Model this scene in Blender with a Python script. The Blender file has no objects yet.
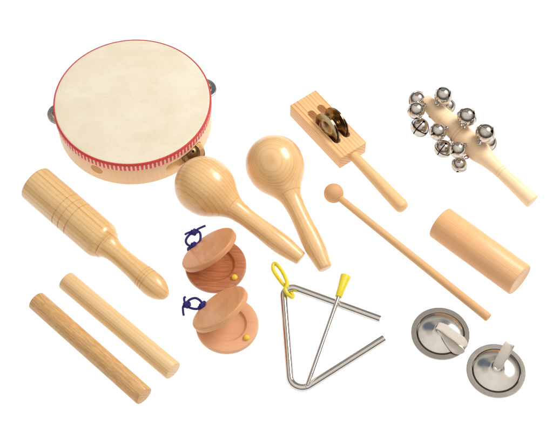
import bpy, bmesh, math, random
from mathutils import Vector, Matrix, noise
random.seed(7)
MM = 0.001
PI = math.pi
scene = bpy.context.scene
col = scene.collection

# ------------------------------------------------------------------ camera
PITCH = math.radians(57.5)
DIST = 1780.0                       # mm
FPX = 1405.0                        # focal length in photo pixels (553 wide)
FW = Vector((0, math.cos(PITCH), -math.sin(PITCH)))
UP = Vector((0, math.sin(PITCH), math.cos(PITCH)))
RT = Vector((1, 0, 0))
CAM = -FW * DIST

def at(px, py, z=0.0):
    """point (mm) at height z seen at photo pixel px,py"""
    d = FW + RT * ((px - 276.5) / FPX) - UP * ((py - 222.5) / FPX)
    t = (z - CAM.z) / d.z
    return CAM + d * t

cam_d = bpy.data.cameras.new('camera')
cam_d.sensor_width = 36.0
cam_d.lens = FPX / 553.0 * 36.0
cam_d.clip_start = 0.05
cam_d.clip_end = 100
cam = bpy.data.objects.new('camera', cam_d)
col.objects.link(cam)
cam.location = CAM * MM
cam.rotation_euler = (PI / 2 - PITCH, 0, 0)
scene.camera = cam

# ------------------------------------------------------------------ object helpers
def props(o, label=None, cat=None, group=None, kind=None):
    if label: o['label'] = label
    if cat: o['category'] = cat
    if group: o['group'] = group
    if kind: o['kind'] = kind
    return o

def empty(name, loc, rot=None, **kw):
    o = bpy.data.objects.new(name, None)
    o.empty_display_size = 0.02
    col.objects.link(o)
    m = (rot or Matrix.Identity(3)).to_4x4()
    m.translation = Vector(loc) * MM
    o.matrix_world = m
    return props(o, **kw)

def obj(name, bm, mat, parent=None, loc=None, rot=None, sharp=35, smooth=True, **kw):
    """link a bmesh (mm) as one mesh object (m)"""
    bmesh.ops.recalc_face_normals(bm, faces=bm.faces[:])
    for f in bm.faces: f.smooth = smooth
    for e in bm.edges:
        if len(e.link_faces) == 2 and e.calc_face_angle(0) > math.radians(sharp): e.smooth = False
    for v in bm.verts: v.co *= MM
    me = bpy.data.meshes.new(name)
    bm.to_mesh(me); bm.free()
    if mat: me.materials.append(mat)
    o = bpy.data.objects.new(name, me)
    col.objects.link(o)
    if parent: o.parent = parent
    m = (rot or Matrix.Identity(3)).to_4x4()
    if loc is not None: m.translation = Vector(loc) * MM
    o.matrix_local = m
    return props(o, **kw)

def copy_tree(o, parent=None):
    c = o.copy(); col.objects.link(c); c.parent = parent
    for ch in list(o.children): copy_tree(ch, c)
    return c

def frame_x(p0, p1, roll=0.0):
    """rotation whose X axis runs p0->p1, Z as near up as possible, then rolled about X"""
    x = (p1 - p0).normalized()
    z = Vector((0, 0, 1)); z = (z - x * z.dot(x)).normalized()
    y = z.cross(x)
    m = Matrix((x, y, z)).transposed()
    return m @ Matrix.Rotation(roll, 3, 'X')

def frame_z(n, spin=0.0):
    n = Vector(n).normalized()
    return n.to_track_quat('Z', 'Y').to_matrix() @ Matrix.Rotation(spin, 3, 'Z')

# ------------------------------------------------------------------ mesh helpers
def spline(pts, n=6):
    """Catmull-Rom through 2D/3D points"""
    P = [Vector(p) for p in pts]
    out = []
    for i in range(len(P) - 1):
        p0 = P[i - 1] if i > 0 else P[i] * 2 - P[i + 1]
        p1, p2 = P[i], P[i + 1]
        p3 = P[i + 2] if i + 2 < len(P) else P[i + 1] * 2 - P[i]
        for k in range(n):
            t = k / n
            out.append(0.5 * ((2 * p1) + (p2 - p0) * t + (2 * p0 - 5 * p1 + 4 * p2 - p3) * t * t
                              + (3 * p1 - p0 - 3 * p2 + p3) * t ** 3))
    out.append(P[-1])
    return out

def cspline(pts, n=6):
    P = [Vector(p) for p in pts]; N = len(P); out = []
    for i in range(N):
        p0, p1, p2, p3 = P[i - 1], P[i], P[(i + 1) % N], P[(i + 2) % N]
        for k in range(n):
            t = k / n
            out.append(0.5 * ((2 * p1) + (p2 - p0) * t + (2 * p0 - 5 * p1 + 4 * p2 - p3) * t * t
                              + (3 * p1 - p0 - 3 * p2 + p3) * t ** 3))
    return out

def lathe(prof, segs=96, axis='X', closed=False, bm=None, wob=0.0, seed=0):
    """prof: list of (a, r): a along the axis, r radius. closed -> the profile is a loop"""
    bm = bm or bmesh.new()
    rows = []
    for (a, r) in [tuple(p) for p in prof]:
        row = []
        if r < 1e-4:
            v = bm.verts.new((a, 0, 0) if axis == 'X' else (0, 0, a)); row = [v] * segs
        else:
            for k in range(segs):
                th = 2 * PI * k / segs
                rr = r
                if wob:
                    rr = r * (1 + wob * noise.noise(Vector((math.cos(th) * 1.3 + seed, math.sin(th) * 1.3, a * 0.02))))
                c, s = rr * math.cos(th), rr * math.sin(th)
                row.append(bm.verts.new((a, c, s) if axis == 'X' else (c, s, a)))
        rows.append(row)
    n = len(rows)
    for i in range(n if closed else n - 1):
        A, B = rows[i], rows[(i + 1) % n]
        for k in range(segs):
            q = [A[k], A[(k + 1) % segs], B[(k + 1) % segs], B[k]]
            u = []
            for v in q:
                if v not in u: u.append(v)
            if len(u) > 2:
                try: bm.faces.new(u)
                except ValueError: pass
    return bm

def tube(path, r, segs=16, closed=False, cap=True, bm=None):
    bm = bm or bmesh.new()
    P = [Vector(p) for p in path]; N = len(P)
    T = []
    for i in range(N):
        if closed: t = P[(i + 1) % N] - P[i - 1]
        else: t = P[min(i + 1, N - 1)] - P[max(i - 1, 0)]
        T.append(t.normalized())
    up = Vector((0, 0, 1)) if abs(T[0].z) < 0.9 else Vector((1, 0, 0))
    n = (up - T[0] * up.dot(T[0])).normalized()
    rows = []
    for i in range(N):
        n = (n - T[i] * n.dot(T[i])).normalized()
        b = T[i].cross(n)
        rr = r[i] if isinstance(r, (list, tuple)) else r
        rows.append([bm.verts.new(P[i] + (n * math.cos(2 * PI * k / segs) + b * math.sin(2 * PI * k / segs)) * rr) for k in range(segs)])
    # find the twist of a closed tube so that it joins up
    off = 0
    if closed:
        best = 1e9
        for o_ in range(segs):
            d = (rows[-1][0].co - rows[0][o_].co).length
            if d < best: best, off = d, o_
    for i in range(N if closed else N - 1):
        A, B = rows[i], rows[(i + 1) % N]
        sh = off if (closed and i == N - 1) else 0
        for k in range(segs):
            bm.faces.new([A[k], A[(k + 1) % segs], B[(k + 1 + sh) % segs], B[(k + sh) % segs]])
    if cap and not closed:
        for row in (rows[0], rows[-1]):
            bm.faces.new(row)
    return bm

def ribbon(path, side, w, th, bm=None):
    """flat band along path; side[i] = width direction"""
    bm = bm or bmesh.new()
    P = [Vector(p) for p in path]; N = len(P)
    rows = []
    for i in range(N):
        t = (P[min(i + 1, N - 1)] - P[max(i - 1, 0)]).normalized()
        s = Vector(side[i]) if isinstance(side, list) else Vector(side)
        s = (s - t * s.dot(t)).normalized()
        n = t.cross(s)
        row = []
        for (a, b) in ((-1, -.6), (-.96, -1), (-.5, -1), (0, -1), (.5, -1), (.96, -1), (1, -.6), (1, .6), (.96, 1), (.5, 1), (0, 1), (-.5, 1), (-.96, 1), (-1, .6)):
            ww = w[i] if isinstance(w, list) else w
            row.append(bm.verts.new(P[i] + s * (a * ww / 2) + n * (b * th / 2)))
        rows.append(row)
    m = len(rows[0])
    for i in range(N - 1):
        for k in range(m):
            bm.faces.new([rows[i][k], rows[i][(k + 1) % m], rows[i + 1][(k + 1) % m], rows[i + 1][k]])
    bm.faces.new(rows[0]); bm.faces.new(rows[-1])
    return bm

def boxbm(lo, hi, bev=0, seg=3):
    bm = bmesh.new()
    bmesh.ops.create_cube(bm, size=1)
    lo, hi = Vector(lo), Vector(hi)
    for v in bm.verts:
        v.co = Vector([(lo[i] + hi[i]) / 2 + v.co[i] * (hi[i] - lo[i]) for i in range(3)])
    if bev: bmesh.ops.bevel(bm, geom=bm.edges[:], offset=bev, segments=seg, affect='EDGES', profile=0.5)
    return bm

def stadium(cx, cy, half, r, z0, z1, axis='X', n=20):
    """prism with round ends, long along X"""
    bm = bmesh.new()
    pts = []
    for k in range(n + 1):
        a = -PI / 2 + PI * k / n; pts.append((cx + half + r * math.cos(a), cy + r * math.sin(a)))
    for k in range(n + 1):
        a = PI / 2 + PI * k / n; pts.append((cx - half + r * math.cos(a), cy + r * math.sin(a)))
    A = [bm.verts.new((x, y, z0)) for x, y in pts]; B = [bm.verts.new((x, y, z1)) for x, y in pts]
    bm.faces.new(A[::-1]); bm.faces.new(B)
    for k in range(len(pts)):
        j = (k + 1) % len(pts); bm.faces.new([A[k], A[j], B[j], B[k]])
    return bm

def carve(bm, cutters):
    """boolean-difference of bmeshes, returns a new bmesh (mm)"""
    def tmp(b):
        bmesh.ops.recalc_face_normals(b, faces=b.faces[:])
        me = bpy.data.meshes.new('tmp'); b.to_mesh(me); b.free()
        o = bpy.data.objects.new('tmp', me); col.objects.link(o); return o
    base = tmp(bm); cs = [tmp(c) for c in cutters]
    for c in cs:
        m = base.modifiers.new('b', 'BOOLEAN'); m.operation = 'DIFFERENCE'; m.object = c; m.solver = 'EXACT'
    dg = bpy.context.evaluated_depsgraph_get(); dg.update()
    me = bpy.data.meshes.new_from_object(base.evaluated_get(dg))
    out = bmesh.new(); out.from_mesh(me)
    for o in [base] + cs:
        d = o.data; bpy.data.objects.remove(o); bpy.data.meshes.remove(d)
    bpy.data.meshes.remove(me)
    return out

# ------------------------------------------------------------------ materials
def lin(h):
    c = [int(h[i:i + 2], 16) / 255 for i in (0, 2, 4)]
    return tuple([x / 12.92 if x <= .04045 else ((x + .055) / 1.055) ** 2.4 for x in c]) + (1,)

class NT:
    def __init__(s, name):
        s.m = bpy.data.materials.new(name); s.m.use_nodes = True
        s.t = s.m.node_tree; s.b = s.t.nodes['Principled BSDF']
    def n(s, typ, **kw):
        nd = s.t.nodes.new(typ)
        for k, v in kw.items():
            if k.startswith('i_'):
                key = k[2:]; nd.inputs[int(key) if key.isdigit() else key.replace('_', ' ')].default_value = v
            else: setattr(nd, k, v)
        return nd
    def l(s, a, b): s.t.links.new(a, b)
    def math(s, op, a, b=None, clamp=False):
        nd = s.n('ShaderNodeMath', operation=op); nd.use_clamp = clamp
        for i, x in enumerate((a, b)):
            if x is None: continue
            if isinstance(x, (int, float)): nd.inputs[i].default_value = x
            else: s.l(x, nd.inputs[i])
        return nd.outputs[0]
    def mix(s, f, a, b, mode='MIX'):
        nd = s.n('ShaderNodeMix', data_type='RGBA', blend_type=mode)
        for i, x in ((0, f), (6, a), (7, b)):
            if isinstance(x, (int, float)): nd.inputs[i].default_value = x
            elif isinstance(x, tuple): nd.inputs[i].default_value = x
            else: s.l(x, nd.inputs[i])
        return nd.outputs[2]
    def noise(s, vec, scale=1, detail=3, rough=.5):
        nd = s.n('ShaderNodeTexNoise', i_Scale=scale, i_Detail=detail, i_Roughness=rough); s.l(vec, nd.inputs['Vector']); return nd.outputs['Fac']
    def coords(s, scale=1000.0):
        tc = s.n('ShaderNodeTexCoord'); v = s.n('ShaderNodeVectorMath', operation='SCALE'); v.inputs['Scale'].default_value = scale
        s.l(tc.outputs['Object'], v.inputs[0]); return v.outputs[0]
    def map(s, vec, loc=(0, 0, 0), rot=(0, 0, 0), sc=(1, 1, 1)):
        nd = s.n('ShaderNodeMapping'); nd.inputs[1].default_value = loc; nd.inputs[2].default_value = rot; nd.inputs[3].default_value = sc
        s.l(vec, nd.inputs[0]); return nd.outputs[0]
    def ramp(s, fac, stops, interp='LINEAR'):
        nd = s.n('ShaderNodeValToRGB'); cr = nd.color_ramp; cr.interpolation = interp
        while len(cr.elements) < len(stops): cr.elements.new(0.5)
        for e, (p, c) in zip(cr.elements, stops):
            e.position = p; e.color = c if isinstance(c, tuple) else (c, c, c, 1)
        s.l(fac, nd.inputs[0]); return nd.outputs[0]

def wood(name, light, dark, spacing=4.0, centre=(0, -70), roll=0.0, seed=0.0, rough=.42, coat=0.0, contrast=.8,
         fibre=.35, pores=.0, warp=5.0, rot=(0, 0, 0), coat_rough=.12, spec=.35, blotch=.25, mottle=0.0, gscale=1.0):
    """long-grain timber: growth rings about an axis parallel to local X, lying at (y,z)=centre"""
    N = NT(name); L, D = [tuple([x * t_ for x, t_ in zip(lin(h)[:3], (.99, .945, .88))] + [1]) for h in (light, dark)]
    v = N.coords()
    v = N.map(v, rot=rot)
    v = N.map(v, rot=(roll, 0, 0))
    v = N.map(v, loc=(seed * 37.3, -centre[0], -centre[1]))
    sx = N.n('ShaderNodeSeparateXYZ'); N.l(v, sx.inputs[0])
    x, y, z = sx.outputs
    wv = N.map(v, loc=(seed * 11, seed * 5, 0), sc=(.008, .03, .03))
    w = N.math('MULTIPLY', N.math('SUBTRACT', N.noise(wv, 1, 2), .5), warp * 2)
    wv2 = N.map(v, sc=(.03, .25, .25))
    w2 = N.math('MULTIPLY', N.math('SUBTRACT', N.noise(wv2, 1, 2), .5), warp * .12)
    r = N.math('SQRT', N.math('ADD', N.math('MULTIPLY', y, y), N.math('MULTIPLY', z, z)))
    r = N.math('ADD', N.math('ADD', r, w), w2)
    q = N.math('DIVIDE', r, spacing)
    fr = N.math('FRACT', q)
    ring = N.ramp(fr, [(0, .25), (.06, .0), (.5, .08), (.78, .42), (.92, 1.0), (.96, .95), (1, .25)])
    wn = N.n('ShaderNodeTexWhiteNoise', noise_dimensions='1D'); N.l(N.math('FLOOR', q), wn.inputs['W'])
    amp = N.math('ADD', N.math('MULTIPLY', wn.outputs[0], .7), .3)
    ringf = N.math('MULTIPLY', N.math('MULTIPLY', ring, amp), contrast)
    fv = N.map(v, sc=(.035 * gscale, 1.5 * gscale, 1.5 * gscale))
    fb = N.noise(fv, 1, 4, .6)
    fbf = N.math('MULTIPLY', N.ramp(fb, [(.35, 0.0), (.65, 1.0)]), fibre)
    f = N.math('ADD', ringf, fbf, clamp=True)
    c = N.mix(f, L, D)
    bl = N.noise(N.map(v, loc=(seed * 3, 9, 4), sc=(.012, .04, .04)), 1, 2)
    warmer = tuple([L[0] * .96, L[1] * .82, L[2] * .66, 1])
    c = N.mix(N.math('MULTIPLY', N.ramp(bl, [(.4, 0.0), (.7, 1.0)]), blotch), c, warmer)
    if pores:
        pv = N.map(v, loc=(3, 1, seed), sc=(.12, 2.6, 2.6))
        p = N.ramp(N.noise(pv, 1, 1), [(.64, 0.0), (.70, 1.0)])
        p = N.math('MULTIPLY', p, pores)
        c = N.mix(p, c, tuple([D[i] * .6 for i in range(3)] + [1]))
    if mottle:
        mv = N.map(v, sc=(.09, .5, .5))
        c = N.mix(N.math('MULTIPLY', N.ramp(N.noise(mv, 1, 3), [(.45, 0.0), (.6, 1.0)]), mottle), c, D)
    N.l(c, N.b.inputs['Base Color'])
    rr = N.math('ADD', N.math('MULTIPLY', fb, .16), rough - .08)
    N.l(rr, N.b.inputs['Roughness'])
    N.b.inputs['Specular IOR Level'].default_value = spec
    N.b.inputs['Coat Weight'].default_value = coat
    N.b.inputs['Coat Roughness'].default_value = coat_rough
    bp = N.n('ShaderNodeBump', i_Strength=.22, i_Distance=.0002)
    hv = N.math('ADD', N.math('MULTIPLY', fb, .7), N.math('MULTIPLY', ringf, -.5))
    N.l(hv, bp.inputs['Height']); N.l(bp.outputs[0], N.b.inputs['Normal'])
    return N.m

def metal(name, color, rough=.12, var=.1, tarnish=None, tarn=.4, bump=.0, scale=.25):
    N = NT(name); c = lin(color); v = N.coords()
    nz = N.noise(N.map(v, sc=(scale,) * 3), 1, 4, .6)
    if tarnish:
        N.l(N.mix(N.math('MULTIPLY', N.ramp(nz, [(.4, 0.0), (.7, 1.0)]), tarn), c, lin(tarnish)), N.b.inputs['Base Color'])
    else: N.b.inputs['Base Color'].default_value = c
    N.b.inputs['Metallic'].default_value = 1
    N.l(N.math('ADD', N.math('MULTIPLY', N.noise(N.map(v, sc=(scale * 3,) * 3), 1, 3), var), rough - var / 2), N.b.inputs['Roughness'])
    if bump:
        bp = N.n('ShaderNodeBump', i_Strength=bump, i_Distance=.0003); N.l(nz, bp.inputs['Height']); N.l(bp.outputs[0], N.b.inputs['Normal'])
    return N.m

def plain(name, color, rough=.5, spec=.4, coat=0, var=None, scale=.3, bump=.1, braid=False):
    N = NT(name); c = lin(color); v = N.coords()
    nz = N.noise(N.map(v, sc=(scale,) * 3), 1, 4, .6)
    N.l(N.mix(N.ramp(nz, [(.35, 0.0), (.7, 1.0)]), c, lin(var or color)), N.b.inputs['Base Color'])
    N.b.inputs['Roughness'].default_value = rough; N.b.inputs['Specular IOR Level'].default_value = spec
    N.b.inputs['Coat Weight'].default_value = coat
    if braid:
        w1 = N.n('ShaderNodeTexVoronoi', i_Scale=1.5); N.l(v, w1.inputs['Vector'])
        nz = w1.outputs['Distance']
        N.l(N.mix(N.ramp(nz, [(.15, 0.0), (.6, 1.0)]), c, lin(var)), N.b.inputs['Base Color'])
    bp = N.n('ShaderNodeBump', i_Strength=bump, i_Distance=.0005 if braid else .0002); N.l(nz, bp.inputs['Height']); N.l(bp.outputs[0], N.b.inputs['Normal'])
    return N.m

# ------------------------------------------------------------------ setting: white table top with an added glow
N = NT('white_glow')
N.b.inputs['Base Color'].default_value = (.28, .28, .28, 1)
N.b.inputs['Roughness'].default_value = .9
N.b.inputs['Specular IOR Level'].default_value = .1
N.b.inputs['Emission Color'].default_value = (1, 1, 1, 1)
N.b.inputs['Emission Strength'].default_value = 0.93          # added glow: keeps the top pure white and washes out contact shadows
GLOW_WHITE = N.m
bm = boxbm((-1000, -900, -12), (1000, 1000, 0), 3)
obj('tabletop', bm, GLOW_WHITE, label='plain white table top with added glow under all the instruments', kind='structure')

# ------------------------------------------------------------------ tambourine
def make_jingle_mesh(R, dome, hole=2.2, th=.7):
    """dished disc with a domed centre, axis Z, flat rim at z=0"""
    o_ = spline([(0, R), (.25, R * .93), (.45, R * .72), (.7, R * .60), (dome * .55, R * .46), (dome * .9, R * .25), (dome, hole)], 4)
    inner = [(p[0] - th, p[1]) for p in o_]
    inner[0] = (o_[0][0] - th, R)
    prof = [tuple(p) for p in o_] + inner[::-1]
    return lathe(prof, 64, 'Z', closed=True)

NICKEL = metal('nickel_plate', 'cfc8bf', .15, .08, '8d7c6c', .4)
TINPLATE = metal('old_tin_plate', 'c9c4bb', .26, .12, '7d6450', .75, .25, .35)
BRONZE = metal('antique_bronze', 'a8946f', .2, .1, '6b5030', .5, .1)
BROWNB = metal('brown_bronze', '7d6040', .32, .12, '4c331d', .6, .1)
CHROME = metal('polished_steel', 'd2cdc8', .07, .05, 'b9b0a8', .2)

TR = 101.5; TH = 46.0
tc = at(132.3, 100.3, TH)
tam = empty('tambourine', (tc.x, tc.y, 0), label='round tambourine with cream skin head and red stitched braid round its pale wooden frame', cat='tambourine')
FRAMEW = wood('beech_hoop', 'efcfa6', 'd9ac7e', 6, (0, -200), 0, 1.3, .38, .25, .25, .25, warp=3, rot=(0, PI / 2, 0))
ring = lathe([(0, TR - 1.5), (1, TR), (TH - 3, TR), (TH - 1.2, TR - .6), (TH - 1.2, TR - 10), (1, TR - 10.5), (0, TR - 9.5)], 160, 'Z', closed=True)
cuts = []
SL = [(181, 30), (98, 30), (24, 30), (-46, 30)]
for a, hl in SL:
    c = stadium(0, 0, hl - 8, 8, -22, 22, n=16)     # long X, thickness Z
    M = Matrix.Rotation(math.radians(a), 3, 'Z') @ Matrix(((0, 0, 1), (1, 0, 0), (0, 1, 0)))
    for v in c.verts: v.co = M @ v.co + Vector((math.cos(math.radians(a)) * (TR - 4), math.sin(math.radians(a)) * (TR - 4), 19))
    cuts.append(c)
c = lathe([(-22, 0), (-22, 8), (22, 8), (22, 0)], 32, 'X')
a = math.radians(-115)
M = Matrix.Rotation(a, 3, 'Z')
for v in c.verts:
    v.co.y *= 1.1; v.co = M @ v.co + Vector((math.cos(a) * (TR - 4), math.sin(a) * (TR - 4), 21))
cuts.append(c)
ring = carve(ring, cuts)
obj('frame', ring, FRAMEW, tam, label='pale glossy wooden hoop with slots and a round thumb hole')
# skin head
N = NT('drum_skin'); v = N.coords()
n1 = N.noise(N.map(v, sc=(.018, .02, .02)), 1, 5, .6); n2 = N.noise(N.map(v, sc=(.3, .3, .3)), 1, 3, .6)
n3 = N.noise(N.map(v, rot=(0, 0, .6), sc=(.025, .05, .05)), 1, 3, .5)
c = N.mix(N.ramp(n1, [(.35, 0.0), (.68, 1.0)]), lin('ece4d2'), lin('e4d8be'))
c = N.mix(N.math('MULTIPLY', N.ramp(n3, [(.5, 0.0), (.72, 1.0)]), .35), c, lin('f1e9d8'))
c = N.mix(N.math('MULTIPLY', N.ramp(n2, [(.5, 0.0), (.75, 1.0)]), .2), c, lin('cdba96'))
n4 = N.noise(N.map(v, rot=(0, 0, 1.0), loc=(5, 2, 0), sc=(.05, .7, .5)), 1, 4, .65)
c = N.mix(N.math('MULTIPLY', N.ramp(n4, [(.56, 0.0), (.72, 1.0)]), .3), c, lin('d8c8a6'))
N.l(c, N.b.inputs['Base Color']); N.b.inputs['Roughness'].default_value = .5; N.b.inputs['Specular IOR Level'].default_value = .3
bp = N.n('ShaderNodeBump', i_Strength=.3, i_Distance=.0004); N.l(n1, bp.inputs['Height']); N.l(bp.outputs[0], N.b.inputs['Normal'])
SKIN = N.m
bm = bmesh.new()
lathe([(TH - 8, TR + .35), (TH - 3, TR + .4), (TH - .8, TR + .1), (TH + .1, TR - 1.2), (TH + .2, TR - 3)] + [(TH + .2 - .0 * k, (TR - 3) * (1 - k / 14)) for k in range(1, 14)] + [(TH + .15, 0)], 160, 'Z', bm=bm)
for v in bm.verts:
    if v.co.z > TH: v.co.z += .5 * noise.noise(v.co * .02) * (1 - (v.co.xy.length / TR) ** 4)
obj('drumhead', bm, SKIN, tam, sharp=60, label='cream mottled skin stretched over the hoop')
# red braid
N = NT('red_braid'); v = N.coords(); sx = N.n('ShaderNodeSeparateXYZ'); N.l(v, sx.inputs[0])
ang = N.math('ARCTAN2', sx.outputs[1], sx.outputs[0])
wz = N.noise(N.map(v, sc=(.5, .5, .5)), 1, 2)
fr = N.math('FRACT', N.math('ADD', N.math('MULTIPLY', ang, 118 / (2 * PI)), N.math('MULTIPLY', wz, .35)))
tick = N.ramp(fr, [(0, 0.0), (.12, 0.0), (.2, 1.0), (.56, 1.0), (.64, 0.0), (1, 0.0)])
low = N.ramp(N.math('SUBTRACT', sx.outputs[2], TH - 9.0), [(.0, 1.0), (.55, 1.0), (.62, 0.0)])   # mm above lower hem / 1
lowm = N.n('ShaderNodeMapRange', i_1=TH - 3.4, i_2=TH - 2.6, i_3=1.0, i_4=0.0); N.l(sx.outputs[2], lowm.inputs[0])
f = N.math('MULTIPLY', tick, lowm.outputs[0])
c = N.mix(N.math('MULTIPLY', wz, .5), lin('cf3a38'), lin('dd5750'))
c = N.mix(f, c, lin('f3cbbd'))
N.l(c, N.b.inputs['Base Color']); N.b.inputs['Roughness'].default_value = .7
bp = N.n('ShaderNodeBump', i_Strength=.6, i_Distance=.0005); N.l(tick, bp.inputs['Height']); N.l(bp.outputs[0], N.b.inputs['Normal'])
BRAID = N.m
obj('braid_trim', lathe([(TH - 12.9, TR + .5), (TH - 12.5, TR + 1.3), (TH - 2, TR + 1.4), (TH - .5, TR + 1.1), (TH + .35, TR + .4), (TH + .5, TR - .2), (TH + .2, TR - .8)], 240, 'Z'), BRAID, tam, sharp=80, label='red braid with pale stitch ticks')
jm = None
for i, (a, hl) in enumerate(SL):
    a = math.radians(a); out = [-.5, 0, 1.5, 3.5][i]; aj = a + [0, 0, 0, .12][i]
    cx, cy = math.cos(aj) * (TR - 3.5 + out), math.sin(aj) * (TR - 3.5 + out)
    pin = lathe([(11.5, 0), (11.5, 1.3), (27, 1.3), (27, 0)], 12, 'Z')
    for v in pin.verts: v.co += Vector((math.cos(a) * (TR - 3.3), math.sin(a) * (TR - 3.3), 0))
    mt = [TINPLATE, TINPLATE, NICKEL, BROWNB][i]
    pp = obj('jingle_pin', pin, mt, tam)
    for s in (-1, 1):
        tilt = [.0, .1, .12, .5][i]
        R_ = Matrix.Rotation(a, 3, 'Z') @ Matrix.Rotation(tilt * (1.0 if s > 0 else .7), 3, 'Y') @ (Matrix.Identity(3) if s > 0 else Matrix.Rotation(PI, 3, 'X'))
        obj('jingle', make_jingle_mesh(16.5, 4, 1.8), mt, tam, (cx, cy, 19 + s * 1.2), R_)

# ------------------------------------------------------------------ maracas
def turned(name, px0, z0, px1, z1, roll=0, **kw):
    p0, p1 = at(*px0, z0), at(*px1, z1)
    L = (p1 - p0).length
    return empty(name, p0, frame_x(p0, p1, roll), **kw), L

def maraca(px0, px1, mat, matb, label, roll=0, z0=38.5):
    t, L = turned('maraca', px0, z0, px1, 8.5, roll, label=label, cat='maraca', group='wooden maracas with glossy round heads')
    R = 37.0; k = L / 172.0
    head = [(-R * math.cos(th), R * math.sin(th)) for th in [PI * i / 40 for i in range(0, 20)]]
    prof = head + [tuple(p) for p in spline([(0, R), (11, 35.9), (21, 32.6), (30, 26.9), (38, 20.6), (46, 15.9)], 6)]
    xe = prof[-1][0]
    obj('head', lathe(prof + [(xe + .1, 15.6), (xe + .05, 0)], 112), mat, t, sharp=50)
    hp = [(xe + .12, 0), (xe + .12, 15.5), (xe + .2, 15.75)] + [tuple(p) for p in spline([(xe + .2, 15.75), (52, 13.7), (60, 12.5), (80 * k, 11.6), (104 * k, 12.0), (124 * k, 13.0), (140 * k, 12.8), (156 * k, 11.0), (170.5 * k, 9.0)], 6)[1:]] + [(171.4 * k, 8.7), (172 * k, 8.0), (172 * k, 0)]
    obj('handle', lathe(hp, 80), matb, t, sharp=50)
    return t
ASH1 = wood('ash_striped', 'f4d098', 'd3a063', 4.6, (-4, -420), PI / 2 + .15, 2.1, .36, .85, .75, .3, .3, warp=2.6, coat_rough=.2)
ASH2 = wood('ash_bullseye', 'f4cf9b', 'd2a061', 2.5, (0, -330), -.29, 4.4, .36, .85, .85, .25, .2, warp=1.8, coat_rough=.2, rot=(0, -.13, 0))
ASH3 = wood('ash_handle', 'f4d09c', 'd39f60', 3.6, (8, -200), PI / 2 - .5, 5.2, .36, .75, .75, .35, .3, warp=2.5, coat_rough=.2)
maraca((203.8, 185.4), (301.0, 258.8), ASH1, ASH3, 'maraca nearest the tambourine, straight lengthwise grain on its round head', .2)
maraca((274.5, 163.8), (325.4, 268.6), ASH2, ASH3, 'maraca in the middle with concentric ring grain facing up on its head')

# ------------------------------------------------------------------ tone block shaker with turned handle (left)
t, L = turned('handled_shaker', (35.8, 183.5), 34, (167.2, 297.1), 12.5, 0,
              label='large varnished wooden cylinder shaker with a turned bulbous handle, below the tambourine', cat='shaker')
ASH4 = wood('ash_varnished', 'f3d29c', 'cb9a58', 5.0, (0, -500), PI / 2 - .45, 7.7, .34, .8, 1.0, .3, .4, warp=1.6, coat_rough=.2)
L /= 1.037
def groove(x, r, d=.8, w=.8): return [(x - w, r), (x - w * .4, r - d), (x + w * .4, r - d), (x + w, r)]
R = 24.3
prof = [(-2, 0), (-2, R - 3), (-1.5, R - 1.4), (-.3, R - .3), (1.5, R)]
for g in (.245, .29, .34): prof += groove(L * g, R, 1.3, 1.0)
prof += [tuple(p) for p in spline([(L * .46, R), (L * .515, R - .1), (L * .535, R - .9), (L * .552, R - 2.8), (L * .562, R - 5.0)], 5)]
prof += [(L * .565, R - 5.6), (L * .567, R - 6.6)]
obj('shaker_body', lathe(prof + [(L * .567, 0)], 120, wob=0), ASH4, t, sharp=40, label='wide cylinder with three turned grooves')
x0 = L * .5675
hp = [(x0, 0), (x0, 18.6), (x0 + .5, 19.3), (x0 + 1.3, 19.2)] + [tuple(p) for p in spline([(x0 + 1.8, 18.6), (L * .583, 16.6), (L * .605, 14.3), (L * .64, 12.7), (L * .70, 12.3), (L * .77, 12.9), (L * .84, 14.2)], 5)]
for g, r_ in ((.853, 14.5), (.871, 14.8), (.890, 15.1)): hp += groove(L * g, r_, 1.0, .85)
hp += [tuple(p) for p in spline([(L * .897, 15.25), (L * .925, 15.4), (L * .955, 14.5), (L * .985, 12.2), (L * 1.012, 8.8), (L * 1.03, 4.8), (L * 1.037, 0)], 6)]
obj('handle', lathe(hp, 96), ASH4, t, sharp=40, label='turned handle with three fine grooves and a round end')

# ------------------------------------------------------------------ claves
def clave(px0, px1, mat, label, r=12.0, roll=0, seed=0):
    t, L = turned('clave', px0, r, px1, r, roll, label=label, cat='clave', group='pair of wooden claves')
    m = obj('rod', lathe([(0, 0), (0, r - 1), (.3, r - .35), (1, r), (L * .33, r), (L * .66, r), (L - 1.0, r), (L - .3, r - .35), (L, r - 1), (L, 0)], 80), mat, None, sharp=40)
    m.matrix_world = t.matrix_world.copy(); m.name = 'clave'
    for k in t.keys(): m[k] = t[k]
    bpy.data.objects.remove(t)
    return m
OAK = wood('brown_oak', 'ebc690', 'bf8f59', 3.4, (-30, -40), .4, 3.1, .5, .15, .6, .5, .6, warp=6, mottle=.45, blotch=.35)
PINE = wood('pale_ash', 'f3d8aa', 'd9ac72', 3.4, (20, -200), PI / 2 - .5, 6.3, .45, .2, .95, .25, .15, warp=3)
clave((36.2, 300.4), (144.2, 396.3), OAK, 'brown open-grained clave stick, the darker and lower of the two')
clave((66.0, 280.4), (173.2, 371.0), PINE, 'pale smooth clave stick, the lighter and upper of the two')

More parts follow.
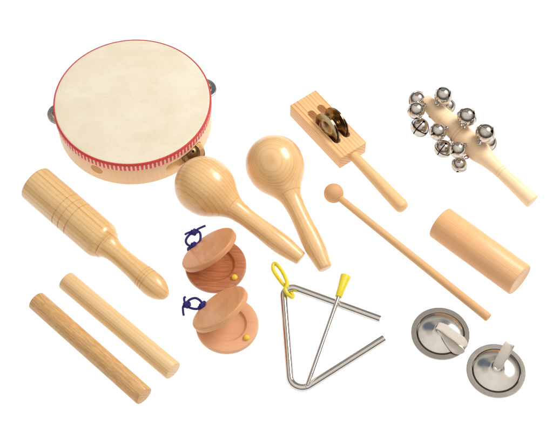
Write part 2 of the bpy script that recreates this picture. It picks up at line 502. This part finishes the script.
# ------------------------------------------------------------------ jingle stick
PINEB = wood('striped_pine', 'f2cd9b', 'cb8a50', 3.6, (-210, -190), 0, 8.4, .5, .15, 1.0, .22, 0, warp=1.6, blotch=.2)
BT = 23.0
A = at(285 + 30 / 5.235, 88 + 95 / 5.235, BT)       # far left top corner
B = at(285 + 290 / 5.235, 88 + 370 / 5.235, BT)     # near left top corner
Cc = at(285 + 432 / 5.235, 88 + 290 / 5.235, BT)    # near right top corner
ax = (B - A).normalized(); BL = (B - A).length; BW = (Cc - B).length
wy = Vector((0, 0, 1)).cross(ax)                    # to the image right-up side is -? (checked below)
side = 1 if (Cc - B).dot(wy) > 0 else -1
org = A + wy * side * BW / 2; org.z = BT / 2
t = empty('jingle_stick', org, frame_x(org, org + ax), label='rectangular striped wooden block on a handle with two pairs of metal jingles', cat='jingle stick')
bm = boxbm((-2, -BW / 2, -BT / 2), (BL, BW / 2, BT / 2), 1.3, 3)
for v in bm.verts:                                   # chamfered far corners
    if v.co.x < 6:
        pass
SLOTY = [-side * BW * .165, side * BW * .20]
cuts = []
for yy in SLOTY:
    cuts.append(stadium(BL * .50, yy, 27, 5.0, -BT, BT, n=12))
bm = carve(bm, cuts)
obj('block', bm, PINEB, t, sharp=25)
for j, yy in enumerate(SLOTY):
    cx = BL * (.555 if j == 0 else .55)
    pin = lathe([(-13, 0), (-13, 1.2), (13, 1.2), (13, 0)], 12, 'Z')
    Mr = Matrix.Rotation(PI / 2, 3, 'X')
    for v in pin.verts: v.co = Mr @ v.co + Vector((cx, yy, 7))
    obj('jingle_pin', pin, BRONZE, t)
    for s in (-1, 1):
        # pairs of discs standing on edge, leaning a little
        R_ = Matrix.Rotation(-PI / 2 * s, 3, 'X')
        R_ = Matrix.Rotation(.03 * s - .15 * side, 3, 'X') @ Matrix.Rotation(.03 * s, 3, 'Z') @ R_
        obj('jingle', make_jingle_mesh(22.5, 4.6, 2.0, .9), BRONZE, t, (cx + s * .5, yy + s * 1.5 + side * .4, 11.5), R_)
p1 = at(404.3, 209.0, 9)
p0 = at(351.5, 153.5, BT / 2 + 1)
HW = wood('pine_handle', 'f0cc9b', 'dcab74', 5, (15, -40), .5, 9.1, .45, .15, .5, .3, 0, warp=4)
loc0 = t.matrix_world.to_3x3().transposed() @ (p0 - org); loc1 = t.matrix_world.to_3x3().transposed() @ (p1 - org)
HL = (p1 - p0).length
hp = [(-2.5, 0), (-2.5, 6.6)] + [tuple(p) for p in spline([(0, 6.6), (HL * .25, 7.2), (HL * .6, 8.4), (HL * .88, 9.2), (HL * .95, 8.9), (HL * .985, 7.3), (HL * 1.0, 4.5), (HL * 1.005, 0)], 5)]
obj('handle', lathe(hp, 64), HW, t, loc0, frame_x(loc0, loc1))

# ------------------------------------------------------------------ bell stick
BIRCH = wood('pale_birch', 'fae3c3', 'ecca9f', 6.5, (20, -60), .3, 1.9, .5, .1, .3, .3, 0, warp=4, blotch=.1)
b0, b1 = at(424.2, 99.8, 33), at(532.6, 201.6, 10)
t = empty('bell_stick', b0, frame_x(b0, b1), label='pale wooden stick ringed with small silver jingle bells, top right', cat='bell stick')
L = (b1 - b0).length
pf = [(0, 0), (0, 7.5), (.5, 8.6), (1.4, 9.2)] + [tuple(p) for p in spline([(3, 9.6), (L * .1, 11.2), (L * .17, 12.5)], 3)]
pf += groove(L * .19, 12.9, .9, .9) + [(L * .26, 13.9)] + groove(L * .325, 14.0, 1.0, .8) + groove(L * .345, 14.1, 1.0, .8)
pf += [tuple(p) for p in spline([(L * .37, 14.2), (L * .44, 14.6), (L * .50, 14.7), (L * .53, 14.1), (L * .56, 12.5), (L * .60, 10.7), (L * .65, 9.4), (L * .69, 8.6)], 5)]
pf += groove(L * .705, 8.6, 1.0, .8) + groove(L * .725, 8.5, 1.0, .8)
pf += [tuple(p) for p in spline([(L * .74, 8.4), (L * .85, 8.9), (L * .95, 9.8), (L * .992, 10.2)], 4)] + [(L * .998, 9.8), (L, 9.2), (L, 0)]
obj('stick', lathe(pf, 88), BIRCH, t, sharp=38)
def body_r(x):
    rr = 9
    for a_, r_ in pf:
        if a_ <= x and r_ > 1: rr = r_
    return rr
BR = 11.7
def bell_mesh():
    prof = []
    for i in range(0, 25): a_ = PI * i / 48; prof.append((BR * math.cos(a_), max(BR * math.sin(a_), 0.0)))
    prof = prof[:-1] + [(.55, BR), (.5, BR + .7), (-.5, BR + .7), (-.55, BR)]
    for i in range(25, 49): a_ = PI * i / 48; prof.append((BR * math.cos(a_), max(BR * math.sin(a_), 0.0)))
    bm = lathe(prof, 72, 'Z')
    inn = BR - .7
    bm2 = lathe([(inn * math.cos(PI * i / 30), inn * math.sin(PI * i / 30) if 0 < i < 30 else 0) for i in range(31)], 48, 'Z')
    cuts = [bm2]
    for ax_ in (0, 1):
        c = bmesh.new(); lo = [-BR * 1.2, -.75, -BR * 1.2]; hi = [BR * 1.2, .75, -2.6]
        if ax_: lo[0], lo[1] = lo[1], lo[0]; hi[0], hi[1] = hi[1], hi[0]
        c.free(); cuts.append(boxbm(lo, hi))
    for k in range(4):
        a_ = k * PI / 2; d = Vector((math.cos(a_), math.sin(a_), -.30)).normalized()
        c = lathe([(BR * .6, 0), (BR * .6, 1.8), (BR * 1.3, 1.8), (BR * 1.3, 0)], 20, 'X')
        Rm = frame_x(Vector((0, 0, 0)), d)
        for v in c.verts: v.co = Rm @ v.co
        cuts.append(c)
    out = carve(bm, cuts)
    bmesh.ops.create_uvsphere(out, u_segments=20, v_segments=12, radius=6.5, matrix=Matrix.Translation((0, 0, -4)))   # the loose ball inside
    return out
bell_src = obj('bell', bell_mesh(), NICKEL, None, sharp=40)
bell_me = bell_src.data
bell_me.materials.append(metal('shaded_bell_inside', '3a322b', .6, .1))  # unplated inside, coloured darker still so the slits look shaded
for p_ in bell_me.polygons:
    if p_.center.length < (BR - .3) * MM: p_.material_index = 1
bpy.data.objects.remove(bell_src)
loop_path = [(0, 2.6 * math.cos(a_), BR + 1.6 + 2.6 * math.sin(a_)) for a_ in [2 * PI * k / 20 for k in range(20)]]
lo_ = obj('bell_loop', tube(loop_path, .75, 8, closed=True), NICKEL, None); loop_me = lo_.data; bpy.data.objects.remove(lo_)
pe = lathe([(-.6, 0), (0, 2.2), (.8, 2.6), (1.4, 1.4), (1.7, 0)], 20, 'Z'); lo_ = obj('peg', pe, NICKEL, None); peg_me = lo_.data; bpy.data.objects.remove(lo_)
Zp = lambda zx, zy: (395 + zx / 3.177, 75 + zy / 3.177)
axd = (b1 - b0).normalized()
Minv = t.matrix_world.to_3x3().transposed()
for (zx, zy, br, face, bsc) in [(70, 80, 'end', None, 1.0), (67, 113, 1, None, 0.98), (79, 166, 0, (-.3, -.5, .8), 1.03), (153, 66, 1, None, 1.0), (169, 99, 0, None, 0.8), (228, 134, 1, None, 1.08), (287, 186, 1, None, 1.1), (297, 216, 0, None, 0.9),
                  (136, 181, 1, None, 0.96), (153, 234, 0, (-.2, -.7, .7), 1.0), (199, 238, 1, None, 0.92), (204, 286, 0, None, 0.86)]:
    p_ = Zp(zx, zy)
    best = None
    for zi in range(22, 130):
        z_ = zi * .5
        c_ = at(*p_, z_); s_ = max(3, min((c_ - b0).dot(axd), L)); foot = b0 + axd * s_
        dd = (c_ - foot).length; want = body_r(s_) + BR + 3.4
        up_ = c_.z > foot.z
        if br == 'end': cost = abs(z_ - 30)
        else:
            cost = abs(dd - want) + (0 if (up_ == bool(br)) else 6)
            cost += .02 * abs(z_ - foot.z)
        if best is None or cost < best[0]: best = (cost, c_, foot, s_)
    _, c_, foot, s_ = best
    if br == 'end': foot = b0 + axd * 4
    dd = c_ - foot
    if br != 'end' and dd.length < body_r(s_) + BR + 1.5: c_ = foot + dd.normalized() * (body_r(s_) + BR + 1.5)
    out = (c_ - foot).normalized()
    zax = (-out + Vector((-.15, -.5, .8)) * .95).normalized()
    if face: zax = -(Vector(face) + out * .6).normalized()
    zax = (zax + Vector((random.uniform(-.18, .18), random.uniform(-.18, .18), random.uniform(-.18, .18)))).normalized()
    o = bpy.data.objects.new('bell', bell_me); col.objects.link(o); o.parent = t
    m = (Minv @ frame_z(zax, random.uniform(0, 3)) * bsc).to_4x4(); m.translation = Minv @ (c_ - b0) * MM; o.matrix_local = m
    l_ = bpy.data.objects.new('bell_loop', loop_me); col.objects.link(l_); l_.parent = o
    # staple peg on the stick where the bell hangs
    pg = bpy.data.objects.new('staple', peg_me); col.objects.link(pg); pg.parent = t
    q = (out - axd * out.dot(axd)).normalized()
    m = (Minv @ frame_z(q)).to_4x4(); m.translation = Minv @ (foot + q * (body_r(s_) - .2) - b0) * MM; pg.matrix_local = m
    # wire between loop and stick
    lt = c_ + zax * (BR * bsc + 3.6 * bsc); ft = foot + q * (body_r(s_) - 1)
    if (ft - lt).length < 18:
        mid = (lt + ft) / 2 + axd * 2.2
        wp = spline([Minv @ (x_ - b0) for x_ in (ft, mid, lt, (lt + ft) / 2 - axd * 2.2, ft)], 5)
        obj('wire', tube(wp, .95, 8), NICKEL, t)

# ------------------------------------------------------------------ mallet
BEECH = wood('raw_beech', 'e6bf92', 'cf9f6e', 4, (0, -30), .2, 3.3, .6, 0, .35, .5, .1, warp=4)
BEECHB = wood('raw_beech_ball', 'dfb388', 'c9966a', 3.4, (0, -40), .2, 4.3, .6, 0, .3, .45, 0, warp=4, rot=(0, 1.2, 0))
t, L = turned('mallet', (333.7, 193.2), 12.6, (488.6, 317.9), 5.3, 0, label='thin wooden mallet stick with a small round ball head', cat='mallet')
R = 12.6
obj('ball', lathe([(-R * math.cos(PI * i / 36), R * math.sin(PI * i / 36) if 0 < i < 36 else 0) for i in range(37)], 64), BEECHB, t, sharp=80)
obj('stick', lathe([(8, 0), (8, 4.3), (40, 4.6), (L * .5, 5.1), (L - 1, 5.4), (L - .4, 5.1), (L, 4.6), (L, 0)], 40), BEECH, t)

# ------------------------------------------------------------------ cylinder shaker
ORP = wood('orange_pine', 'f5c99b', 'da9f66', 2.1, (10, -240), PI / 2 - .35, 5.9, .45, .15, .85, .3, 0, warp=1.6, blotch=.35)
R = 21.6
p0, p1 = at(439.8, 222.0, R), at(520.2, 280.3, R)
L = (p1 - p0).length
o = obj('cylinder_shaker', lathe([(0, 0), (0, R - 2), (.6, R - .7), (2, R), (L * .5, R), (L - 1.6, R), (L - .6, R - .4), (L - .1, R - 1.2), (L, R - 2), (L - .3, R - 2.6), (L - .3, 0)], 112), ORP, None, p0, frame_x(p0, p1, .2), sharp=38,
        label='thick plain orange-toned wooden cylinder shaker on the right side', cat='shaker')

# ------------------------------------------------------------------ finger cymbals
FAB = NT('woven_elastic'); N = FAB; v = N.coords()
n1 = N.noise(N.map(v, sc=(1.2, 1.2, 1.2)), 1, 3); N.l(N.mix(n1, lin('fff9ef'), lin('f4e9d9')), N.b.inputs['Base Color'])
wvn = N.n('ShaderNodeTexWave', wave_type='BANDS', bands_direction='DIAGONAL', i_Scale=.55, i_Distortion=1.0); N.l(v, wvn.inputs['Vector'])
N.b.inputs['Roughness'].default_value = .9; N.b.inputs['Specular IOR Level'].default_value = .1
bp = N.n('ShaderNodeBump', i_Strength=.9, i_Distance=.0005); N.l(wvn.outputs['Fac'], bp.inputs['Height']); N.l(bp.outputs[0], N.b.inputs['Normal'])
FAB = N.m
N = NT('cymbal_nickel'); v = N.coords()       # plated brass: polish lines round the centre, darker ring in the crease
sx = N.n('ShaderNodeSeparateXYZ'); N.l(v, sx.inputs[0])
rr = N.math('SQRT', N.math('ADD', N.math('MULTIPLY', sx.outputs[0], sx.outputs[0]), N.math('MULTIPLY', sx.outputs[1], sx.outputs[1])))
cx_ = N.n('ShaderNodeCombineXYZ'); N.l(rr, cx_.inputs[0])
lines = N.noise(cx_.outputs[0], 3.0, 3, .7)
smudge = N.noise(N.map(v, sc=(.09,) * 3), 1, 4, .6)
crease_ring = N.ramp(N.math('DIVIDE', rr, 40.0), [(.672, 0.0), (.690, 1.0), (.718, 1.0), (.730, 0.0)])
c = N.mix(N.math('MULTIPLY', N.ramp(smudge, [(.4, 0.0), (.7, 1.0)]), .3), lin('d4cfc8'), lin('b5aa9c'))
c = N.mix(N.math('MULTIPLY', crease_ring, .8), c, lin('3f3a36'))
N.l(c, N.b.inputs['Base Color']); N.b.inputs['Metallic'].default_value = 1
N.l(N.math('ADD', N.math('MULTIPLY', smudge, .1), .06), N.b.inputs['Roughness'])
bp = N.n('ShaderNodeBump', i_Strength=.08, i_Distance=.00001); N.l(lines, bp.inputs['Height']); N.l(bp.outputs[0], N.b.inputs['Normal'])
CYM = N.m
def cymbal_mesh():
    top = [(1.2, 35.45), (1.6, 35.42), (1.74, 35.3), (1.76, 35.1), (1.76, 34.6), (1.74, 33.0), (1.72, 31.5), (1.7, 29.6), (1.68, 29.1), (1.1, 28.4), (1.9, 27.9), (2.4, 27.6)] + \
          [tuple(p) for p in spline([(2.9, 26.8), (4.3, 23.5), (5.7, 19), (6.8, 14), (7.8, 9.5), (9.0, 6.8), (10.4, 4.9), (11.0, 3.4), (10.9, 2.2)], 5)]
    th = .9
    bot = [(a_ - th if i else 0, r_) for i, (a_, r_) in enumerate(top)]
    return lathe(top + bot[::-1], 128, 'Z', closed=True)
def cymbal(px, path, side, label, w, spin=0):
    c_ = at(*px, 3)
    t = empty('finger_cymbal', (c_.x, c_.y, 0), label=label, cat='finger cymbal', group='pair of finger cymbals')
    obj('disc', cymbal_mesh(), CYM, t, rot=Matrix.Rotation(spin, 3, 'Z'), sharp=30)
    pts = spline(path, 8)
    n = len(pts)
    ww = [w * (.75 + .25 * min(1, i / (n * .2))) for i in range(n)]
    if isinstance(side, list):
        sd = spline(side, 1); S = []
        for i in range(n):
            u = i / (n - 1) * (len(side) - 1); k = min(int(u), len(side) - 2); f = u - k
            S.append(Vector(side[k]) * (1 - f) + Vector(side[k + 1]) * f)
        side = S
    obj('strap', ribbon(pts, side, ww, 1.3), FAB, t, sharp=60)
    return t
# strap loops: out of the hole, up and back (x right, y away, z up; mm from the cymbal centre)
cymbal((440.7, 332.8), [(-4, 4, 9), (-3.5, 4.5, 12), (3, 0, 14.5), (11, -7.5, 15.5), (19, -14, 15), (24, -18.5, 12), (24, -22.5, 9), (20, -24.5, 6.5), (15, -22.5, 6), (10, -16, 7.5), (6, -9, 9.2), (2, -3, 11), (0, 0, 9)],
       [(.5, .83, .1), (.5, .83, .1), (.5, .83, .15), (.5, .75, .35), (.45, .7, .5), (.6, .6, .2), (.7, .6, 0), (.8, .4, 0)], 'left finger cymbal with its cream strap folded over to the right', 11.5)
cymbal((496.5, 370.0), [(-1, 0, 9), (0, 1.5, 14), (4, 7, 22), (9, 14, 30), (12, 18, 33.5), (13.5, 18.5, 32), (10.5, 14, 25), (5, 7, 17), (2, 2, 12), (1, 0, 9)],
       [(.85, -.5, 0), (.85, -.5, .0), (.9, -.45, 0), (.85, -.5, .0)], 'right finger cymbal with its cream strap loop standing upright', 11.0)

# ------------------------------------------------------------------ triangle and beater
TRr = 4.6
def fillet(a, c, b, r, n=14):
    u = (a - c).normalized(); v_ = (b - c).normalized(); ang = u.angle(v_)
    d = r / math.tan(ang / 2); ctr = c + (u + v_).normalized() * (r / math.sin(ang / 2))
    s, e = c + u * d - ctr, c + v_ * d - ctr
    out = []
    tot = s.angle(e); axn = s.cross(e).normalized()
    for k in range(n + 1): out.append(ctr + Matrix.Rotation(tot * k / n, 3, axn) @ s)
    return out
E1, CA, CB, E2 = at(380.3, 319.2, TRr), at(282.6, 283.6, TRr), at(291.6, 397.0, TRr), at(383.6, 338.6, TRr)
cen = (E1 + CA + CB + E2) / 4; cen.z = 0
path = [E1, E1.lerp(CA, .5)] + fillet(E1, CA, CB, 11) + [CA.lerp(CB, .5)] + fillet(CA, CB, E2, 14.5) + [CB.lerp(E2, .5), E2]
path = [p - cen for p in path]
t = empty('triangle', cen, label='open silver steel triangle bar with a yellow hanging cord at its corner', cat='triangle')
bm = tube(path, TRr, 32)
bmesh.ops.bevel(bm, geom=[e for e in bm.edges if e.calc_face_angle(0) > 1.2], offset=.7, segments=3, affect='EDGES')
obj('bar', bm, CHROME, t, sharp=50)
YEL = plain('yellow_vinyl', 'eedc3a', .38, .5, .2, 'dfcc2a', .4, .08)
Z3 = lambda zx, zy, z: at(265 + zx / 7.42, 255 + zy / 7.42, z) - cen
lp = [Z3(64, 66, 3), Z3(88, 72, 4), Z3(125, 118, 7), Z3(156, 180, 10), Z3(164, 225, 13), Z3(150, 252, 12.2), Z3(165, 285, 11.6), Z3(196, 312, 6.5), Z3(208, 304, 2.4), Z3(190, 272, 2.2), Z3(168, 240, 3),
      Z3(140, 222, 8), Z3(104, 178, 6.5), Z3(62, 112, 3)]
obj('cord', tube(cspline(lp, 8), 2.4, 14, closed=True), YEL, t, sharp=80)
zb = TRr * 2 + 2.3
g0, g1, r1 = at(345.7, 276.2, zb + 1.0), at(338.8, 297.2, zb + .6), at(306.9, 386.6, zb)
t = empty('triangle_beater', r1, frame_x(r1, g0), label='straight steel beater with a yellow grip lying across the triangle', cat='beater')
Lr = (g0 - r1).length; Lg = (g0 - g1).length
obj('rod', lathe([(0, 0), (0, 2.0), (.5, 2.5), (Lr * .5, 2.55), (Lr - 3, 2.55), (Lr - 3, 0)], 32), CHROME, t)
obj('grip', lathe([(Lr - Lg, 2.3), (Lr - Lg, 3.6), (Lr - Lg + .6, 4.0), (Lr - Lg * .5, 5.0), (Lr - 1.5, 6.5), (Lr - .5, 6.6), (Lr, 5.9), (Lr + .1, 0)], 48), YEL, t)

# ------------------------------------------------------------------ castanets
PURP = plain('purple_cord', '5046a0', .8, .15, 0, '30276a', .9, .9, braid=True)
STUD = plain('yellow_rubber', 'ecd04a', .45, .4, .1, 'e3c23a', .5, .1)
RC = 38.0; TC = 7.6
def shell_mesh():
    # cupped side at +z (z=TC), outer side at z=0
    prof = [(1.0, 0)] + [(1.0, 2)] + [tuple(p) for p in spline([(.7, 6), (0.1, 12), (.0, RC - 12), (.15, RC - 5), (.45, RC - 1.8), (1.0, RC - .6), (1.8, RC - .1), (TC * .5, RC)], 5)]
    prof += [(TC - .9, RC - .1), (TC - .25, RC - .5), (TC, RC - 1.3), (TC, 24.5), (TC - .4, 23.6)]
    prof += [tuple(p) for p in spline([(TC - 1.2, 23), (TC - 3.2, 20.5), (TC - 4.6, 14), (TC - 5.0, 7), (TC - 5.0, 0)], 5)]
    return lathe(prof, 120, 'Z')
def castanet(px, up_mat, low_mat, open_deg, az, label, loop):
    c_ = at(*px, TC)
    t = empty('castanet', (c_.x, c_.y, 0), label=label, cat='castanet', group='pair of wooden castanets')
    h = Vector((math.cos(az), math.sin(az), 0))
    obj('lower_shell', shell_mesh(), low_mat, t, rot=Matrix.Rotation(az + .6, 3, 'Z'), sharp=42)
    # rubber stud opposite the hinge
    sm = lathe([(-1, 0), (-1, 3.9)] + [(1.0 + 3.0 * math.sin(a_), 3.9 * math.cos(a_)) for a_ in [PI / 2 * i / 8 for i in range(8)]] + [(4, 0)], 32, 'Z')
    obj('stud', sm, STUD, t, (-h * RC * .80) + Vector((0, 0, TC)), sharp=60)
    # upper shell, hinged at h*RC, opened
    th = math.radians(open_deg)
    n = Vector((h.x * math.sin(th), h.y * math.sin(th), math.cos(th)))      # outward normal of the outer face
    d = -h * math.cos(th) + Vector((0, 0, math.sin(th)))                    # hinge -> centre
    hinge = h * (RC - 4.5) + Vector((0, 0, TC - 1.0))
    ctr = hinge + d * (RC - 2.5) + n * (TC - 1.0)
    yv = (-n).cross(d)
    Rm = Matrix((d, yv, -n)).transposed()                                     # local z = -n : cup side faces down
    obj('upper_shell', shell_mesh(), up_mat, t, ctr, Rm @ Matrix.Rotation(.5, 3, 'Z'), sharp=42)
    # cord: hinge lacing through both shells plus the finger loop and knots
    Q = Vector((-h.y, h.x, 0))
    holeu = hinge + d * 1.5
    b = bmesh.new()
    for s in (-1, 1):
        tube(spline([Vector((0, 0, 1.2)) + h * (RC + 1.0) + Q * s * 5, h * (RC + 2.6) + Q * s * 5 + Vector((0, 0, TC * .7)), hinge + h * 4 + Q * s * 4.5 + n * TC * .6, holeu - h * 1 + Q * s * 3.5 + n * (TC + 1.3), holeu + Q * s * 1 + n * (TC + 2)], 5), 1.4, 10, bm=b)
    base = hinge + n * (TC + 2.0) + d * 1
    sc_ = Vector(loop['scale']); of_ = Vector(loop['off'])
    def lv(p): return Vector([p[i] * sc_[i] + of_[i] for i in range(3)])
    P = [base + lv(p) for p in loop['ring']]
    tube(cspline(P, 8), 1.5, 12, closed=True, bm=b)
    for (kc, kr) in loop['knots']:
        kc = base + lv(kc)
        for j in range(3):
            A_ = [Vector((1, 0, .3)), Vector((.2, 1, .2)), Vector((-.4, .3, 1))][j]
            Rk = frame_z(A_)
            tube(cspline([kc + Rk @ Vector((math.cos(q_) * kr, math.sin(q_) * kr * .75, .8 * math.sin(2 * q_))) for q_ in [2 * PI * i / 8 for i in range(8)]], 4), 1.45, 10, closed=True, bm=b)
    for tl in loop['tails']:
        tube(spline([base + lv(p) for p in tl], 5), 1.4, 10, bm=b)
    obj('cord', b, PURP, t, sharp=80)
    return t
CP1 = wood('pear_wood_top', 'e3a97c', 'c9875a', 2.6, (3, -160), .1, 2.2, .48, .25, .5, .4, 0, warp=5)
CR1 = wood('red_brown_wood', 'cb8a60', 'a0603c', 4.5, (0, -55), .6, 6.2, .42, .35, .7, .5, .15, warp=6, mottle=.4)
CP2 = wood('pink_beech_top', 'e8b184', 'd09264', 3.0, (-3, -160), -.1, 4.2, .5, .2, .45, .4, 0, warp=5)
CR2 = wood('pink_beech', 'e9b995', 'd9a27c', 6, (0, -90), .3, 1.2, .55, .1, .25, .35, 0, warp=4)
AZ = math.radians(141)
castanet((215.6, 264.3), CP1, CR1, 43, AZ, 'upper castanet with a red-brown lower shell and purple cord standing up',
         dict(scale=(1, .68, .68), off=(2.5, -2, -1.5), ring=[(1, 0, 0), (-7, 2, 3), (-9, 9, 8), (-4, 18, 13), (4, 24, 14), (8, 22, 12), (9, 14, 8), (7, 6, 4)],
              knots=[((1, 2, 2), 3.2), ((1, 22, 14), 3.6)],
              tails=[[(1, 22, 14), (6, 27, 17), (12, 32, 17), (15, 34, 17)], [(1, 22, 14), (-4, 22, 14), (-9, 19, 13), (-10, 17, 12)], [(1, 2, 2), (-3, -4, -1), (-4, -8, -2)]]))
castanet((227.0, 323.8), CP2, CR2, 44, AZ, 'lower castanet with pale pinkish shells and purple cord lying to the left',
         dict(scale=(.9, .85, .8), off=(1, -4.5, -1), ring=[(0, 1, 1), (-3, 7, 5), (-10, 11, 6), (-18, 9, 4), (-22, 3, 2), (-18, -1, 0), (-10, -3, -1), (-3, -2, 0)],
              knots=[((0, 1, 1.5), 3.4), ((-21, 2, 3), 3.8)],
              tails=[[(-21, 2, 3), (-24, 5, 5), (-25, 11, 6), (-23, 13, 6)], [(-21, 2, 3), (-26, 0, 2), (-26, -8, 1), (-25, -14, 0)], [(0, 1, 1), (-2, -5, 0), (-3, -9, -2)]]))

# ------------------------------------------------------------------ studio light
w = bpy.data.worlds.new('World'); scene.world = w; w.use_nodes = True
nt = w.node_tree; bg = nt.nodes['Background']
tcn = nt.nodes.new('ShaderNodeTexCoord'); sp = nt.nodes.new('ShaderNodeSeparateXYZ'); cr = nt.nodes.new('ShaderNodeValToRGB')
nt.links.new(tcn.outputs['Generated'], sp.inputs[0]); nt.links.new(sp.outputs[2], cr.inputs[0]); nt.links.new(cr.outputs[0], bg.inputs[0])
els = cr.color_ramp.elements
els[0].position = 0; els[0].color = (.05, .05, .055, 1)
els[1].position = 1; els[1].color = (.92, .89, .84, 1)
e = els.new(.3); e.color = (.11, .11, .12, 1)
e = els.new(.45); e.color = (.34, .32, .29, 1)
e = els.new(.62); e.color = (.66, .62, .57, 1)
e = els.new(.85); e.color = (.80, .76, .71, 1)
# added taupe and blue-grey patches in the world colour, to darken metal reflections
prev = cr.outputs[0]
for d_, c0_, c1_, cl_ in (((0, .56, .83), .93, .985, (.36, .33, .30, 1)), ((-.25, .65, .72), .978, .993, (.15, .185, .24, 1)), ((.22, .67, .71), .978, .993, (.15, .185, .24, 1))):
    dn = nt.nodes.new('ShaderNodeVectorMath'); dn.operation = 'DOT_PRODUCT'; dn.inputs[1].default_value = Vector(d_).normalized()
    nt.links.new(tcn.outputs['Generated'], dn.inputs[0])
    mr = nt.nodes.new('ShaderNodeMapRange'); mr.inputs[1].default_value = c0_; mr.inputs[2].default_value = c1_
    nt.links.new(dn.outputs['Value'], mr.inputs[0])
    mx = nt.nodes.new('ShaderNodeMix'); mx.data_type = 'RGBA'; mx.inputs[7].default_value = cl_
    nt.links.new(mr.outputs[0], mx.inputs[0]); nt.links.new(prev, mx.inputs[6]); prev = mx.outputs[2]
nt.links.new(prev, bg.inputs[0])
bg.inputs[1].default_value = 1.2

def area(name, direction, dist, sx, sy, power, color=(1, 1, 1)):
    l = bpy.data.lights.new(name, 'AREA'); l.shape = 'ELLIPSE'; l.size = sx; l.size_y = sy; l.energy = power; l.color = color
    o = bpy.data.objects.new(name, l); col.objects.link(o)
    d = Vector(direction).normalized()
    o.location = d * dist
    o.rotation_euler = d.to_track_quat('Z', 'Y').to_euler()
    return o
area('key_softbox', (.57, .34, .75), 1.6, .8, .62, 18, (1, .98, .955))

# ------------------------------------------------------------------ render
scene.render.engine = 'CYCLES'
scene.render.resolution_x = 1024; scene.render.resolution_y = 824
scene.view_settings.view_transform = 'Standard'; scene.view_settings.look = 'None'
scene.view_settings.exposure = 0.0; scene.view_settings.gamma = 1
